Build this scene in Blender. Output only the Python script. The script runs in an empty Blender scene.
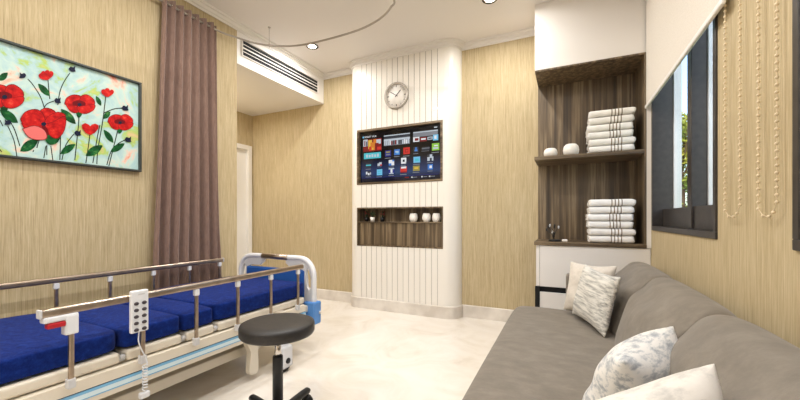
import bpy, bmesh, math, random
from mathutils import Vector, Matrix
random.seed(7)
C = bpy.context.scene.collection
sc = bpy.context.scene
PI = math.pi

# ------------------------------------------------------------------ camera model (used to lay measurements onto real planes)
F, YAW, HY, H = 349.0, -0.44367, 217.87, 1.0
SY, CY = math.sin(YAW), math.cos(YAW)
def ray(u, v):
    a = (u-400)/F
    return Vector((CY*a+SY, -SY*a+CY, (HY-v)/F))
CAM = Vector((0, 0, H))
def onX(u, v, X): d = ray(u, v); return CAM+d*(X/d.x)
def onY(u, v, Y): d = ray(u, v); return CAM+d*(Y/d.y)
def onZ(u, v, Z): d = ray(u, v); return CAM+d*((Z-H)/d.z)

# ------------------------------------------------------------------ materials
def lin(c):
    return tuple((x/255/12.92 if x/255 <= .04045 else ((x/255+.055)/1.055)**2.4) for x in c)+(1,)
def mat(name, rgb, rough=.5, metal=0, spec=.5, coat=0, sheen=0, emit=None, es=0):
    m = bpy.data.materials.new(name); m.use_nodes = True
    b = m.node_tree.nodes['Principled BSDF']
    b.inputs['Base Color'].default_value = lin(rgb)
    b.inputs['Roughness'].default_value = rough
    b.inputs['Metallic'].default_value = metal
    b.inputs['Specular IOR Level'].default_value = spec
    b.inputs['Coat Weight'].default_value = coat
    b.inputs['Sheen Weight'].default_value = sheen
    if emit:
        b.inputs['Emission Color'].default_value = lin(emit); b.inputs['Emission Strength'].default_value = es
    return m
def nodes(m): return m.node_tree.nodes, m.node_tree.links, m.node_tree.nodes['Principled BSDF']
def noise_mix(m, stops, scale=(1, 1, 1), nscale=5, detail=4, rough=.5, bump=0, coord='Object', distort=0, bdist=.01):
    """colour ramp over noise, stretched by scale"""
    n, l, b = nodes(m)
    tc = n.new('ShaderNodeTexCoord'); mp = n.new('ShaderNodeMapping'); mp.inputs['Scale'].default_value = scale
    nz = n.new('ShaderNodeTexNoise'); nz.inputs['Scale'].default_value = nscale; nz.inputs['Detail'].default_value = detail
    nz.inputs['Roughness'].default_value = rough; nz.inputs['Distortion'].default_value = distort
    r = n.new('ShaderNodeValToRGB')
    while len(r.color_ramp.elements) < len(stops): r.color_ramp.elements.new(.5)
    for e, (p, c) in zip(r.color_ramp.elements, stops): e.position = p; e.color = lin(c)
    l.new(tc.outputs[coord], mp.inputs[0]); l.new(mp.outputs[0], nz.inputs['Vector']); l.new(nz.outputs[0], r.inputs[0])
    l.new(r.outputs[0], b.inputs['Base Color'])
    if bump:
        bp = n.new('ShaderNodeBump'); bp.inputs['Strength'].default_value = bump; bp.inputs['Distance'].default_value = bdist
        l.new(nz.outputs[0], bp.inputs['Height']); l.new(bp.outputs[0], b.inputs['Normal'])
    return m

WALLPAPER = noise_mix(mat('wallpaper', (205, 180, 135), .75, spec=.25),
    [(.27, (160, 141, 107)), (.45, (186, 167, 130)), (.57, (198, 180, 144)), (.75, (217, 201, 167))], (1, 1, .025), 210, 4, .75, .2, bdist=.003)
WHITE = mat('white_paint', (236, 231, 225), .45)
CEIL = mat('ceiling_paint', (238, 232, 226), .8, spec=.2)
COLW = mat('column_white_lacquer', (238, 232, 222), .28, coat=.2)
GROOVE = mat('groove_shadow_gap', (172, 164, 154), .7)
SKIRT = noise_mix(mat('skirting_stone', (226, 218, 205), .35), [(.35, (208, 198, 186)), (.65, (232, 224, 213))], (1, 1, 1), 6, 6)
FLOOR = noise_mix(mat('cream_marble', (235, 226, 212), .16, spec=.5),
    [(.28, (222, 211, 196)), (.44, (233, 224, 211)), (.56, (238, 230, 219)), (.75, (242, 236, 226))], (1, 1, 1), 2.6, 9, .62, distort=1.6)
def wood_mat(name, dark=1.0, axis='z'):
    sc_ = {'z': (1, 1, .03), 'x': (.04, 1, 1), 'y': (1, .04, 1)}[axis]
    k = lambda *c: tuple(int(x*dark) for x in c)
    return noise_mix(mat(name, (90, 70, 52), .45), [(.28, k(50, 39, 28)), (.42, k(80, 65, 47)), (.52, k(102, 85, 63)), (.60, k(138, 119, 92)), (.70, k(80, 65, 48))],
                     sc_, 26, 5, .6, .1, bdist=.002)
WOOD = wood_mat('walnut_vertical_grain')
WOODX = wood_mat('walnut_edge_grain', 1.0, 'x')
BLACK = mat('black_plastic', (16, 16, 17), .45)
NEARBLACK = mat('black_gap', (10, 9, 9), .8)
STEEL = noise_mix(mat('brushed_steel', (178, 160, 142), .32, 1), [(.3, (166, 148, 130)), (.7, (190, 173, 155))], (1, 1, 1), 20, 2)
CHROME = mat('chrome', (205, 200, 195), .18, 1)
BEDCREAM = mat('cream_enamel', (224, 214, 196), .4)
BEDWHITE = mat('white_abs_plastic', (226, 226, 228), .38)
BEDGREY = mat('pale_grey_plastic', (205, 204, 204), .45)
BLUEPL = mat('light_blue_plastic', (86, 140, 205), .4)
BLUEPANEL = mat('mid_blue_panel', (36, 88, 162), .45)
STRIPEBLUE = mat('stripe_blue', (120, 178, 216), .4)
STRIPEPALE = mat('stripe_pale_blue', (214, 232, 238), .35)
RED = mat('red_plastic', (178, 24, 34), .4)
MATTRESS = noise_mix(mat('blue_velour', (16, 38, 108), .85, spec=.12, sheen=.04), [(.3, (5, 24, 82)), (.5, (10, 36, 106)), (.7, (22, 54, 132))], (1, 1, 1), 40, 8, .75, .5, bdist=.006)
BUTTON = mat('dark_button', (60, 52, 56), .5)
LEATHER = noise_mix(mat('black_vinyl', (36, 33, 31), .5), [(.35, (33, 30, 28)), (.65, (43, 40, 37))], (1, 1, 1), 60, 4, .6, .15, bdist=.002)
SOFA = noise_mix(mat('taupe_microsuede', (120, 113, 103), .85, spec=.2, sheen=.2), [(.25, (111, 103, 92)), (.5, (125, 116, 104)), (.75, (140, 131, 118))], (1, 1.6, 1.5), 9, 9, .72, .12, bdist=.01)
CURTAIN = noise_mix(mat('mauve_curtain_cloth', (132, 110, 104), .85, spec=.15, sheen=.3), [(.3, (128, 102, 91)), (.7, (146, 120, 107))], (1, 1, .2), 90, 4, .6, .1, bdist=.002)
FRAMEBLK = mat('painted_dark_frame', (52, 56, 52), .4)
WINDARK = noise_mix(mat('dark_window_frame', (50, 45, 43), .4), [(.3, (44, 40, 38)), (.7, (58, 53, 50))], (1, 1, 1), 30, 3)
ALU = mat('anodised_silver', (206, 206, 206), .4, .3)
BLIND = noise_mix(mat('blind_fabric', (226, 217, 204), .9, spec=.1), [(.3, (218, 209, 196)), (.7, (232, 224, 212))], (1, 1, 1), 160, 2, .5, .1, bdist=.001)
BEAD = mat('bead_plastic', (226, 206, 172), .3)
TOWELW = mat('white_terry', (240, 236, 230), .95, spec=.1, sheen=.3)
CERAMIC = mat('white_ceramic', (240, 234, 226), .3)
CLOCKRING = mat('clock_grey_rim', (186, 178, 168), .4, .3)
CLOCKFACE = mat('clock_face', (238, 232, 224), .5)
INK = mat('black_ink', (22, 20, 20), .5)
DOORW = mat('door_white', (240, 236, 230), .4)
LAMP = mat('lamp_lens', (255, 244, 225), .4, emit=(255, 240, 215), es=12)
LEAFG = noise_mix(mat('leaf_green', (70, 95, 30), .7), [(.3, (84, 104, 30)), (.5, (140, 146, 50)), (.7, (196, 174, 74))], (1, 1, 1), .8, 3)
LEAFD = noise_mix(mat('leaf_dark_green', (40, 66, 28), .7), [(.3, (30, 52, 22)), (.7, (66, 92, 40))], (1, 1, 1), 1.2, 3)
BARK = mat('bark', (84, 66, 50), .9)
LAWN = noise_mix(mat('lawn_green', (80, 104, 44), .9), [(.3, (62, 88, 34)), (.7, (104, 126, 58))], (1, 1, 1), 3, 4)
PETAL = mat('dark_red_petal', (128, 26, 22), .6)
PLANTG = mat('dark_plant_green', (38, 56, 28), .6)

# towel: four thin brown stripes across the folded front
n, l, b = nodes(TOWELW)
tc = n.new('ShaderNodeTexCoord'); sp = n.new('ShaderNodeSeparateXYZ'); l.new(tc.outputs['Object'], sp.inputs[0])
prev = None
for sx in (.000, .022, .044, .066):
    s1 = n.new('ShaderNodeMath'); s1.operation = 'SUBTRACT'; s1.inputs[1].default_value = sx; l.new(sp.outputs[0], s1.inputs[0])
    a1 = n.new('ShaderNodeMath'); a1.operation = 'ABSOLUTE'; l.new(s1.outputs[0], a1.inputs[0])
    c1 = n.new('ShaderNodeMath'); c1.operation = 'LESS_THAN'; c1.inputs[1].default_value = .0032; l.new(a1.outputs[0], c1.inputs[0])
    if prev is None: prev = c1
    else:
        mx = n.new('ShaderNodeMath'); mx.operation = 'MAXIMUM'; l.new(prev.outputs[0], mx.inputs[0]); l.new(c1.outputs[0], mx.inputs[1]); prev = mx
mixc = n.new('ShaderNodeMix'); mixc.data_type = 'RGBA'; l.new(prev.outputs[0], mixc.inputs[0])
mixc.inputs[6].default_value = lin((240, 236, 230)); mixc.inputs[7].default_value = lin((112, 88, 62)); l.new(mixc.outputs[2], b.inputs['Base Color'])
nz = n.new('ShaderNodeTexNoise'); nz.inputs['Scale'].default_value = 180; bp = n.new('ShaderNodeBump'); bp.inputs['Strength'].default_value = .4; bp.inputs['Distance'].default_value = .004
l.new(tc.outputs['Object'], nz.inputs['Vector']); l.new(nz.outputs[0], bp.inputs['Height']); l.new(bp.outputs[0], b.inputs['Normal'])

def cushion_mat(name, stops, scale, ns, rot=0):
    m = noise_mix(mat(name, (210, 204, 196), .85, spec=.15, sheen=.2), stops, scale, ns, 6, .65, .15, bdist=.004)
    if rot: m.node_tree.nodes['Mapping'].inputs['Rotation'].default_value = (0, 0, rot)
    return m
CUSH_PLAIN = cushion_mat('cushion_oatmeal', [(.3, (200, 191, 178)), (.7, (222, 213, 201))], (1, 1, 1), 25)
CUSH_DASH = cushion_mat('cushion_grey_dashes', [(.36, (146, 144, 138)), (.47, (190, 187, 179)), (.55, (216, 212, 203)), (.7, (228, 223, 214))], (.14, 1.6, 1), 48, .25)
CUSH_SWIRL = cushion_mat('cushion_grey_swirl', [(.36, (160, 163, 166)), (.46, (198, 198, 196)), (.54, (228, 224, 217)), (.75, (232, 228, 221))], (.45, 1.2, 1), 44, .5)
CUSH_FAINT = cushion_mat('cushion_cream_faint', [(.34, (200, 194, 184)), (.5, (228, 220, 208)), (.75, (234, 227, 216))], (.5, 1.2, 1), 28, .4)

GLASS = bpy.data.materials.new('window_glass'); GLASS.use_nodes = True
nt = GLASS.node_tree; nt.nodes.clear()
o_ = nt.nodes.new('ShaderNodeOutputMaterial'); mixs = nt.nodes.new('ShaderNodeMixShader'); tr = nt.nodes.new('ShaderNodeBsdfTransparent'); gl = nt.nodes.new('ShaderNodeBsdfGlossy')
gl.inputs['Roughness'].default_value = .02; tr.inputs[0].default_value = (.94, .97, .97, 1); mixs.inputs[0].default_value = .06
nt.links.new(tr.outputs[0], mixs.inputs[1]); nt.links.new(gl.outputs[0], mixs.inputs[2]); nt.links.new(mixs.outputs[0], o_.inputs[0])

# ------------------------------------------------------------------ geometry helpers
def box(bm, lo, hi, mi=0):
    lo = Vector(lo); hi = Vector(hi)
    vs = [bm.verts.new((x, y, z)) for z in (lo.z, hi.z) for y in (lo.y, hi.y) for x in (lo.x, hi.x)]
    fs = []
    for idx in ((0, 2, 3, 1), (4, 5, 7, 6), (0, 1, 5, 4), (2, 6, 7, 3), (0, 4, 6, 2), (1, 3, 7, 5)):
        f = bm.faces.new([vs[i] for i in idx]); f.material_index = mi; fs.append(f)
    return vs
def rbox(bm, lo, hi, r=.01, seg=3, mi=0):
    """box with rounded edges"""
    t = bmesh.new(); box(t, lo, hi)
    bmesh.ops.bevel(t, geom=t.edges[:], offset=r, segments=seg, profile=.5, affect='EDGES')
    merge(bm, t, mi)
def merge(bm, t, mi=0, M=None):
    mp = {}
    for v in t.verts: mp[v] = bm.verts.new(M @ v.co if M else v.co)
    for f in t.faces:
        try: g = bm.faces.new([mp[v] for v in f.verts]); g.material_index = mi if mi else f.material_index; g.smooth = f.smooth
        except ValueError: pass
    t.free()
def tube(bm, pts, r, seg=10, mi=0, caps=True, closed=False):
    pts = [Vector(p) for p in pts]; rs = r if isinstance(r, (list, tuple)) else [r]*len(pts)
    rings = []; up = None
    for i, p in enumerate(pts):
        a = pts[i-1] if (i > 0 or closed) else p; c = pts[(i+1) % len(pts)] if (i < len(pts)-1 or closed) else p
        d = (c-a).normalized()
        if up is None:
            up = Vector((0, 0, 1)) if abs(d.z) < .9 else Vector((1, 0, 0))
        s = d.cross(up).normalized(); w = s.cross(d).normalized(); up = w
        rings.append([bm.verts.new(p+(s*math.cos(2*PI*k/seg)+w*math.sin(2*PI*k/seg))*rs[i]) for k in range(seg)])
    m = len(rings)
    for i in range(m if closed else m-1):
        A, B = rings[i], rings[(i+1) % m]
        for k in range(seg):
            f = bm.faces.new((A[k], A[(k+1) % seg], B[(k+1) % seg], B[k])); f.smooth = True; f.material_index = mi
    if caps and not closed:
        for rg in (rings[0], rings[-1]):
            f = bm.faces.new(rg); f.material_index = mi
def lathe(bm, prof, c, axis='z', seg=32, mi=0, caps=True):
    """prof: list of (radius, height)"""
    c = Vector(c); rings = []
    for r, h in prof:
        ring = []
        for k in range(seg):
            a = 2*PI*k/seg; x, y = r*math.cos(a), r*math.sin(a)
            off = {'z': (x, y, h), 'x': (h, x, y), 'y': (x, h, y)}[axis]
            ring.append(bm.verts.new(c+Vector(off)))
        rings.append(ring)
    for i in range(len(rings)-1):
        for k in range(seg):
            f = bm.faces.new((rings[i][k], rings[i][(k+1) % seg], rings[i+1][(k+1) % seg], rings[i+1][k])); f.smooth = True; f.material_index = mi
    for rg in (rings[0], rings[-1]) if caps else ():
        f = bm.faces.new(rg); f.material_index = mi
def smooth_path(P, n=8):
    P = [Vector(p) for p in P]; out = []
    for i in range(len(P)-1):
        p0 = P[max(i-1, 0)]; p1 = P[i]; p2 = P[i+1]; p3 = P[min(i+2, len(P)-1)]
        for k in range(n):
            t = k/n
            out.append(.5*((2*p1)+(p2-p0)*t+(2*p0-5*p1+4*p2-p3)*t*t+(3*p1-p0-3*p2+p3)*t**3))
    out.append(P[-1]); return out
def obj(name, bm, m, parent=None, bevel=0, sub=0, smooth=False, solid=0):
    bmesh.ops.recalc_face_normals(bm, faces=bm.faces[:])
    me = bpy.data.meshes.new(name)
    xs = [v.co for v in bm.verts]
    lo = Vector((min(v.x for v in xs), min(v.y for v in xs), min(v.z for v in xs))); hi = Vector((max(v.x for v in xs), max(v.y for v in xs), max(v.z for v in xs)))
    org = Vector(((lo.x+hi.x)/2, (lo.y+hi.y)/2, lo.z))
    for v in bm.verts: v.co -= org
    if smooth:
        for f in bm.faces: f.smooth = True
    bm.to_mesh(me); bm.free()
    for x in (m if isinstance(m, (list, tuple)) else [m]): me.materials.append(x)
    o = bpy.data.objects.new(name, me); C.objects.link(o)
    if parent is not None:
        o.parent = parent; o.location = org-Vector(parent['_w'])
    else: o.location = org
    o['_w'] = tuple(org)
    if bevel:
        md = o.modifiers.new('bevel', 'BEVEL'); md.width = bevel; md.segments = 3; md.limit_method = 'ANGLE'; md.angle_limit = .7
    if sub:
        md = o.modifiers.new('sub', 'SUBSURF'); md.levels = sub; md.render_levels = sub
    if solid:
        md = o.modifiers.new('solid', 'SOLIDIFY'); md.thickness = solid; md.offset = 0
    return o
def thing(name, label, cat, loc, group=None):
    o = bpy.data.objects.new(name, None); C.objects.link(o); o.location = loc; o['_w'] = tuple(loc); o.empty_display_size = .1
    return tag(o, label, cat, group)
def tag(o, label, cat, group=None):
    o['label'] = label; o['category'] = cat
    if group: o['group'] = group
    return o
def struct(name, bm, m, label=None, **k):
    o = obj(name, bm, m, **k)
    if k.get('parent') is None:
        o['kind'] = 'structure'
        if label: o['label'] = label
    return o
def copy_tree(o, parent=None):
    c = o.copy(); C.objects.link(c)
    if parent is not None: c.parent = parent
    for ch in list(o.children): copy_tree(ch, c)
    return c
def B(name, lo, hi, m, parent=None, bevel=.003, **k):
    bm = bmesh.new(); box(bm, lo, hi); return obj(name, bm, m, parent, bevel=bevel, **k)

# ------------------------------------------------------------------ room numbers
XL, XR, YB, YF, ZC = -2.69, .563, 3.475, -2.2, 2.76
YA, XA, ZB = 2.22, -3.9, 2.40           # alcove start, alcove left wall, bulkhead underside
YC, CL, CR, RC = 3.32, -2.24, -.955, .14  # column front, left, right, corner radius
XU, YU = -.231, 3.08                    # storage unit left and front
W1 = (1.854, 3.045); W2 = (.12, 1.315); WZ = (.912, 2.35)   # two windows in the right wall

# floor / ceiling
bm = bmesh.new(); box(bm, (XA-.1, YF-.1, -.1), (XR+.15, YB+.1, 0)); struct('floor', bm, FLOOR, 'cream polished marble floor')
bm = bmesh.new(); box(bm, (XA-.1, YF-.1, ZC), (XR+.15, YB+.1, ZC+.1)); struct('ceiling', bm, CEIL, 'pale warm white ceiling')
# walls
bm = bmesh.new(); box(bm, (XL-.12, YF, 0), (XL, YA, ZC)); struct('wall_left', bm, WALLPAPER, 'left wall in tan textured wallpaper')
bm = bmesh.new(); box(bm, (XA, YA-.1, 0), (XL-.12, YA, ZC)); struct('wall_alcove_near', bm, WALLPAPER)
bm = bmesh.new(); box(bm, (XA-.1, YB, 0), (XR+.15, YB+.1, ZC)); struct('wall_back', bm, WALLPAPER, 'back wall in tan textured wallpaper')
bm = bmesh.new(); box(bm, (XL-.12, YF-.1, 0), (XR+.15, YF, ZC)); struct('wall_rear', bm, WHITE)
# alcove left wall with a door opening
DY = (onX(236, 200, XA).y-.25, onX(252, 200, XA).y-.02); DZ = 1.98
dy1 = onX(251.3, 200, XA).y; dy0 = dy1-.86
bm = bmesh.new()
box(bm, (XA-.1, YA-.1, 0), (XA, dy0, ZC)); box(bm, (XA-.1, dy1, 0), (XA, YB, ZC)); box(bm, (XA-.1, dy0, DZ), (XA, dy1, ZC))
struct('wall_alcove_left', bm, WALLPAPER)
d = thing('door_1', 'white door at the left end of the alcove', 'door', (XA, dy0, 0)); del d['category']; d['kind'] = 'structure'
bm = bmesh.new(); box(bm, (XA-.1, dy0, 0), (XA+.015, dy0+.06, DZ)); box(bm, (XA-.1, dy1-.06, 0), (XA+.015, dy1, DZ)); box(bm, (XA-.1, dy0+.06, DZ-.06), (XA+.015, dy1-.06, DZ))
obj('door_frame', bm, DOORW, d, bevel=.004)
bm = bmesh.new(); box(bm, (XA-.07, dy0+.06, .005), (XA-.03, dy1-.06, DZ-.06))
for z0, z1 in ((.15, .85), (1.0, 1.8)):
    box(bm, (XA-.03, dy0+.18, z0), (XA-.022, dy1-.18, z1))
obj('door_leaf', bm, DOORW, d, bevel=.003)
bm = bmesh.new(); tube(bm, [(XA-.03, dy0+.13, .95), (XA+.02, dy0+.13, .95), (XA+.03, dy0+.15, .95), (XA+.03, dy0+.26, .95)], .009); obj('door_handle', bm, CHROME, d)
# bulkhead over the alcove
bm = bmesh.new(); box(bm, (XA, YA, ZB), (XL, YB, ZC)); struct('ceiling_bulkhead', bm, WHITE, 'white dropped bulkhead over the alcove', bevel=.002)
# right wall with two windows
bm = bmesh.new()
ys = [YF, W2[0], W2[1], W1[0], W1[1], YB]; zs = [0, WZ[0], WZ[1], ZC]
for i in range(5):
    for j in range(3):
        if j == 1 and i in (1, 3): continue
        box(bm, (XR, ys[i], zs[j]), (XR+.15, ys[i+1], zs[j+1]))
bmesh.ops.remove_doubles(bm, verts=bm.verts[:], dist=1e-5)
struct('wall_right', bm, WALLPAPER, 'right wall in tan textured wallpaper')

# ------------------------------------------------------------------ column with grooves, television recess and niche
tvA = onY(356.9, 131.5, YC); tvB = onY(442.7, 181.3, YC)
TV = (tvA.x, tvB.x, 1.367, 1.977)
NI = (onY(357, 208, YC).x, onY(443, 208, YC).x, .690, 1.114)
g0, g1 = onY(361.6, 100, YC).x, onY(437.5, 100, YC).x
GW, GD = .0042, .005
gx = [g0+(g1-g0)*i/14 for i in range(15)]
xl, xr = CL+RC, CR-RC
xs = [xl, xr, TV[0], TV[1], NI[0], NI[1]]
for g in gx: xs += [g-GW/2, g+GW/2]
xs = sorted(set(xs)); zs = [0, NI[2], NI[3], TV[2], TV[3], ZC]
bm = bmesh.new()
def isg(a, b_): return any(g-GW/2-1e-6 <= a and b_ <= g+GW/2+1e-6 for g in gx)
def q(*p, mi=0):
    f = bm.faces.new([bm.verts.new(x) for x in p]); f.material_index = mi; return f
for i in range(len(xs)-1):
    a, c = xs[i], xs[i+1]
    for j in range(5):
        if j == 1 and a >= NI[0]-1e-6 and c <= NI[1]+1e-6: continue
        if j == 3 and a >= TV[0]-1e-6 and c <= TV[1]+1e-6: continue
        z0, z1 = zs[j], zs[j+1]
        if isg(a, c) and j != 0 or (isg(a, c) and j == 0):
            q((a, YC+GD, z0), (c, YC+GD, z0), (c, YC+GD, z1), (a, YC+GD, z1), mi=1)
            q((a, YC, z0), (a, YC+GD, z0), (a, YC+GD, z1), (a, YC, z1), mi=1); q((c, YC, z0), (c, YC+GD, z0), (c, YC+GD, z1), (c, YC, z1), mi=1)
        else: q((a, YC, z0), (c, YC, z0), (c, YC, z1), (a, YC, z1))
for R, dep in ((TV, .07), (NI, .125)):
    a, c, z0, z1 = R; y = YC+dep
    q((a, YC, z0), (a, y, z0), (a, y, z1), (a, YC, z1)); q((c, YC, z0), (c, y, z0), (c, y, z1), (c, YC, z1))
    q((a, YC, z0), (c, YC, z0), (c, y, z0), (a, y, z0)); q((a, YC, z1), (c, YC, z1), (c, y, z1), (a, y, z1)); q((a, y, z0), (c, y, z0), (c, y, z1), (a, y, z1))
def arc(cx, cy, r, a0, a1, n=10): return [(cx+r*math.cos(a0+(a1-a0)*k/n), cy+r*math.sin(a0+(a1-a0)*k/n)) for k in range(n+1)]
left_arc = arc(xl, YC+RC, RC, PI, 1.5*PI); right_arc = arc(xr, YC+RC, RC, 1.5*PI, 2*PI)
for A in ([(CL, YB)]+left_arc, right_arc+[(CR, YB)]):
    for (x0, y0), (x1, y1) in zip(A, A[1:]):
        f = q((x0, y0, 0), (x1, y1, 0), (x1, y1, ZC), (x0, y0, ZC)); f.smooth = True
bmesh.ops.remove_doubles(bm, verts=bm.verts[:], dist=1e-5)
bmesh.ops.recalc_face_normals(bm, faces=bm.faces[:])
struct('wall_column', bm, [COLW, GROOVE], 'white grooved pier with rounded corners on the back wall')

# cornice and skirting swept along the walls
def sweep(path, prof, closed=False):
    """path: XY points, room on the right-hand side; prof: (distance into room, z)"""
    bm = bmesh.new(); P = [Vector(p) for p in path]; N = []
    for i in range(len(P)-1):
        d = (P[i+1]-P[i]).normalized(); N.append(Vector((d.y, -d.x)))
    rings = []
    for i, p in enumerate(P):
        if i == 0: m = N[0]
        elif i == len(P)-1: m = N[-1]
        else:
            m = N[i-1]+N[i]; m = m/max(m.length_squared/2, .05)
        rings.append([bm.verts.new((p.x+m.x*d_, p.y+m.y*d_, z)) for d_, z in prof])
    for A, Bq in zip(rings, rings[1:]):
        for k in range(len(prof)-1): bm.faces.new((A[k], A[k+1], Bq[k+1], Bq[k]))
    bm.faces.new(rings[0]); bm.faces.new(rings[-1])
    return bm
col_path = [(CL, YB)]+left_arc+right_arc+[(CR, YB)]
corn = [(0, ZC-.064), (.008, ZC-.064), (.009, ZC-.046), (.018, ZC-.040), (.026, ZC-.020), (.040, ZC-.016), (.042, ZC), (0, ZC)]
struct('trim_1', sweep([(XL, YF), (XL, YB)]+col_path+[(XU, YB)], corn), WHITE, 'white ceiling cornice')
sk = [(0, 0), (.016, 0), (.016, .115), (.010, .122), (0, .122)]
struct('baseboard_left', sweep([(XL, YF), (XL, YA)], sk), SKIRT, 'pale stone skirting along the left wall')
struct('baseboard_back', sweep([(XA, YB)]+col_path+[(XU+.02, YB)], sk), SKIRT, 'pale stone skirting along the back wall')

# ------------------------------------------------------------------ windows
def window(idx, y0, y1, label):
    w = thing('window_%d' % idx, label, 'window', (XR, (y0+y1)/2, WZ[0])); del w['category']; w['kind'] = 'structure'
    z0, z1 = WZ; t = .03; xi, xo = XR-.008, XR+.15
    bm = bmesh.new()
    box(bm, (xi, y0, z0), (xo, y1, z0+t)); box(bm, (xi, y0, z1-t), (xo, y1, z1))
    box(bm, (xi, y0, z0+t), (xo, y0+t, z1-t)); box(bm, (xi, y1-t, z0+t), (xo, y1, z1-t))
    obj('window_frame', bm, WINDARK, w, bevel=.003)
    ym = (y0+y1)/2-.05
    B('mullion', (XR+.045, ym-.035, z0+t), (XR+.115, ym+.035, z1-t), WINDARK, w)
    for (a, c) in ((ym+.035, y1-t), (y0+t, ym-.035)):
        bm = bmesh.new(); box(bm, (XR+.055, a, z0+t), (XR+.135, c, 1.062)); box(bm, (XR+.10, a, z1-t-.05), (XR+.135, c, z1-t)); bt = obj('sash_rail', bm, WINDARK, w, bevel=.003)
        B('glazing_strip', (XR+.113, c-.014, 1.062), (XR+.158, c+.004, z1-t-.05), ALU, bt, bevel=.002)
        B('pane', (XR+.128, a, 1.062), (XR+.133, c-.012, z1-t-.05), GLASS, bt, bevel=0)
    return w
window(1, *W1, 'dark framed sliding window beside the tall storage unit')
window(2, *W2, 'dark framed window at the right edge of the picture')

# roller blinds with ball chains
def blind(y0, y1, yc, group, label):
    t = thing('roller_blind', label, 'blind', (XR-.03, (y0+y1)/2, 1.79), group)
    zt = 2.62; x = XR-.034
    bm = bmesh.new(); box(bm, (x-.001, y0+.01, 1.81), (x+.001, y1-.01, zt)); obj('blind_fabric', bm, BLIND, t)
    bm = bmesh.new(); rbox(bm, (x-.008, y0, 1.795), (x+.008, y1, 1.821), .006, 3); obj('bottom_bar', bm, WHITE, t)
    bm = bmesh.new(); lathe(bm, [(.01, y0), (.026, y0), (.026, y1), (.01, y1)], (x, 0, zt), 'y', 20); obj('roller_tube', bm, WHITE, t)
    bm = bmesh.new()
    a, c = yc; zb = 1-((219-HY)/F)*1.2; xb = XR-.018; gap = .021; pts = []
    zbot = .998
    z = zt
    while z > zbot+.03: pts.append((a, z)); z -= gap
    m = (a+c)/2
    pts += [(a+(m-a)*.35, zbot+.018), (a+(m-a)*.8, zbot+.006), (m+(c-m)*.45, zbot+.008)]
    z = zbot+.03
    while z < zt: pts.append((c, z)); z += gap
    for y, z in pts:
        s = bmesh.new(); bmesh.ops.create_icosphere(s, subdivisions=2, radius=.0052)
        for f in s.faces: f.smooth = True
        merge(bm, s, 0, Matrix.Translation((xb, y, z)))
    tube(bm, [(xb, y, z) for y, z in pts], .0012, 6)
    obj('ball_chain', bm, BEAD, t)
    return t
ya = onX(725, 100, XR-.018).y; yb = onX(739.8, 100, XR-.018).y
blind(onX(724, 8, XR-.034).y, YU-.006, (yb, ya), 'white roller blinds', 'white roller blind half lowered beside the tall storage unit')
ya = onX(758.3, 100, XR-.018).y; yb = onX(776.8, 100, XR-.018).y
blind(.05, onX(762, 8, XR-.034).y-.05, (yb, ya), 'white roller blinds', 'roller blind whose pale ball chain hangs nearest the right edge')

# ------------------------------------------------------------------ painting
PX = XL+.028
pa = onX(0, 38.5, PX); P1 = onX(141.5, 82.5, PX); P2 = onX(141.5, 171.8, PX)
py0, py1, pz0, pz1 = .40, P1.y, (P2.z+onX(0, 157, PX).z)/2, (P1.z+pa.z)/2
pt = thing('painting', 'framed painting of red poppies on the left wall', 'painting', (XL, (py0+py1)/2, pz0))
bm = bmesh.new(); fw = .013
box(bm, (XL, py0, pz0), (PX+.006, py1, pz0+fw)); box(bm, (XL, py0, pz1-fw), (PX+.006, py1, pz1)); box(bm, (XL, py0, pz0+fw), (PX+.006, py0+fw, pz1-fw)); box(bm, (XL, py1-fw, pz0+fw), (PX+.006, py1, pz1-fw))
obj('picture_frame', bm, FRAMEBLK, pt, bevel=.003)
CANV = noise_mix(mat('painted_background', (214, 226, 214), .55),
    [(.30, (224, 132, 108)), (.38, (232, 200, 180)), (.44, (196, 218, 208)), (.54, (172, 204, 206)), (.61, (176, 202, 104)), (.70, (216, 192, 140))], (1, 1, 1), 6.5, 8, .62, distort=.8)
PR = noise_mix(mat('poppy_red', (206, 30, 26), .5), [(.3, (128, 6, 12)), (.48, (186, 20, 20)), (.6, (206, 34, 28)), (.75, (226, 84, 64))], (1, 1, 1), 30, 5, .6)
PRD = mat('poppy_deep_red', (112, 6, 14), .5); PPK = mat('poppy_pink', (222, 112, 108), .5)
PGR = noise_mix(mat('painted_leaf', (16, 84, 38), .5), [(.35, (8, 54, 24)), (.6, (22, 96, 46)), (.75, (90, 140, 70))], (1, 1, 1), 30, 3)
PDK = mat('painted_dark', (18, 26, 30), .5); PNV = mat('painted_navy', (24, 28, 52), .5); PST = mat('painted_stem', (26, 38, 26), .5)
for m_ in (CANV, PR, PRD, PPK, PGR, PDK, PNV, PST): m_.node_tree.nodes['Principled BSDF'].inputs['Specular IOR Level'].default_value = .15
bm = bmesh.new(); layer = [0]
def cpoly(pix, mi, hold=False):
    """painted shape from picture-plane corners laid on the canvas"""
    x = PX-.0142+.00003*layer[0]; layer[0] += (0 if hold else 1)
    vs = []
    for u, v in pix:
        p = onX(u, v, PX-.012); y = min(max(p.y, py0+fw), py1-fw); z = min(max(p.z, pz0+fw), pz1-fw)
        vs.append(bm.verts.new((x, y, z)))
    try: f = bm.faces.new(vs); f.material_index = mi
    except ValueError: pass
def petal(cx, cy, ang, L, Wd, mi, n=14, tip=.5):
    a = math.radians(ang); out = []
    for k in range(n):
        t = 2*PI*k/n; x = L*.5*(1-math.cos(t)); w = Wd*.5*math.sin(t)*(1+tip*(-math.cos(t)))*(1+.05*math.sin(5*t))
        out.append((cx+x*math.cos(a)-w*math.sin(a), cy-x*math.sin(a)-w*math.cos(a)))
    cpoly(out, mi)
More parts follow.
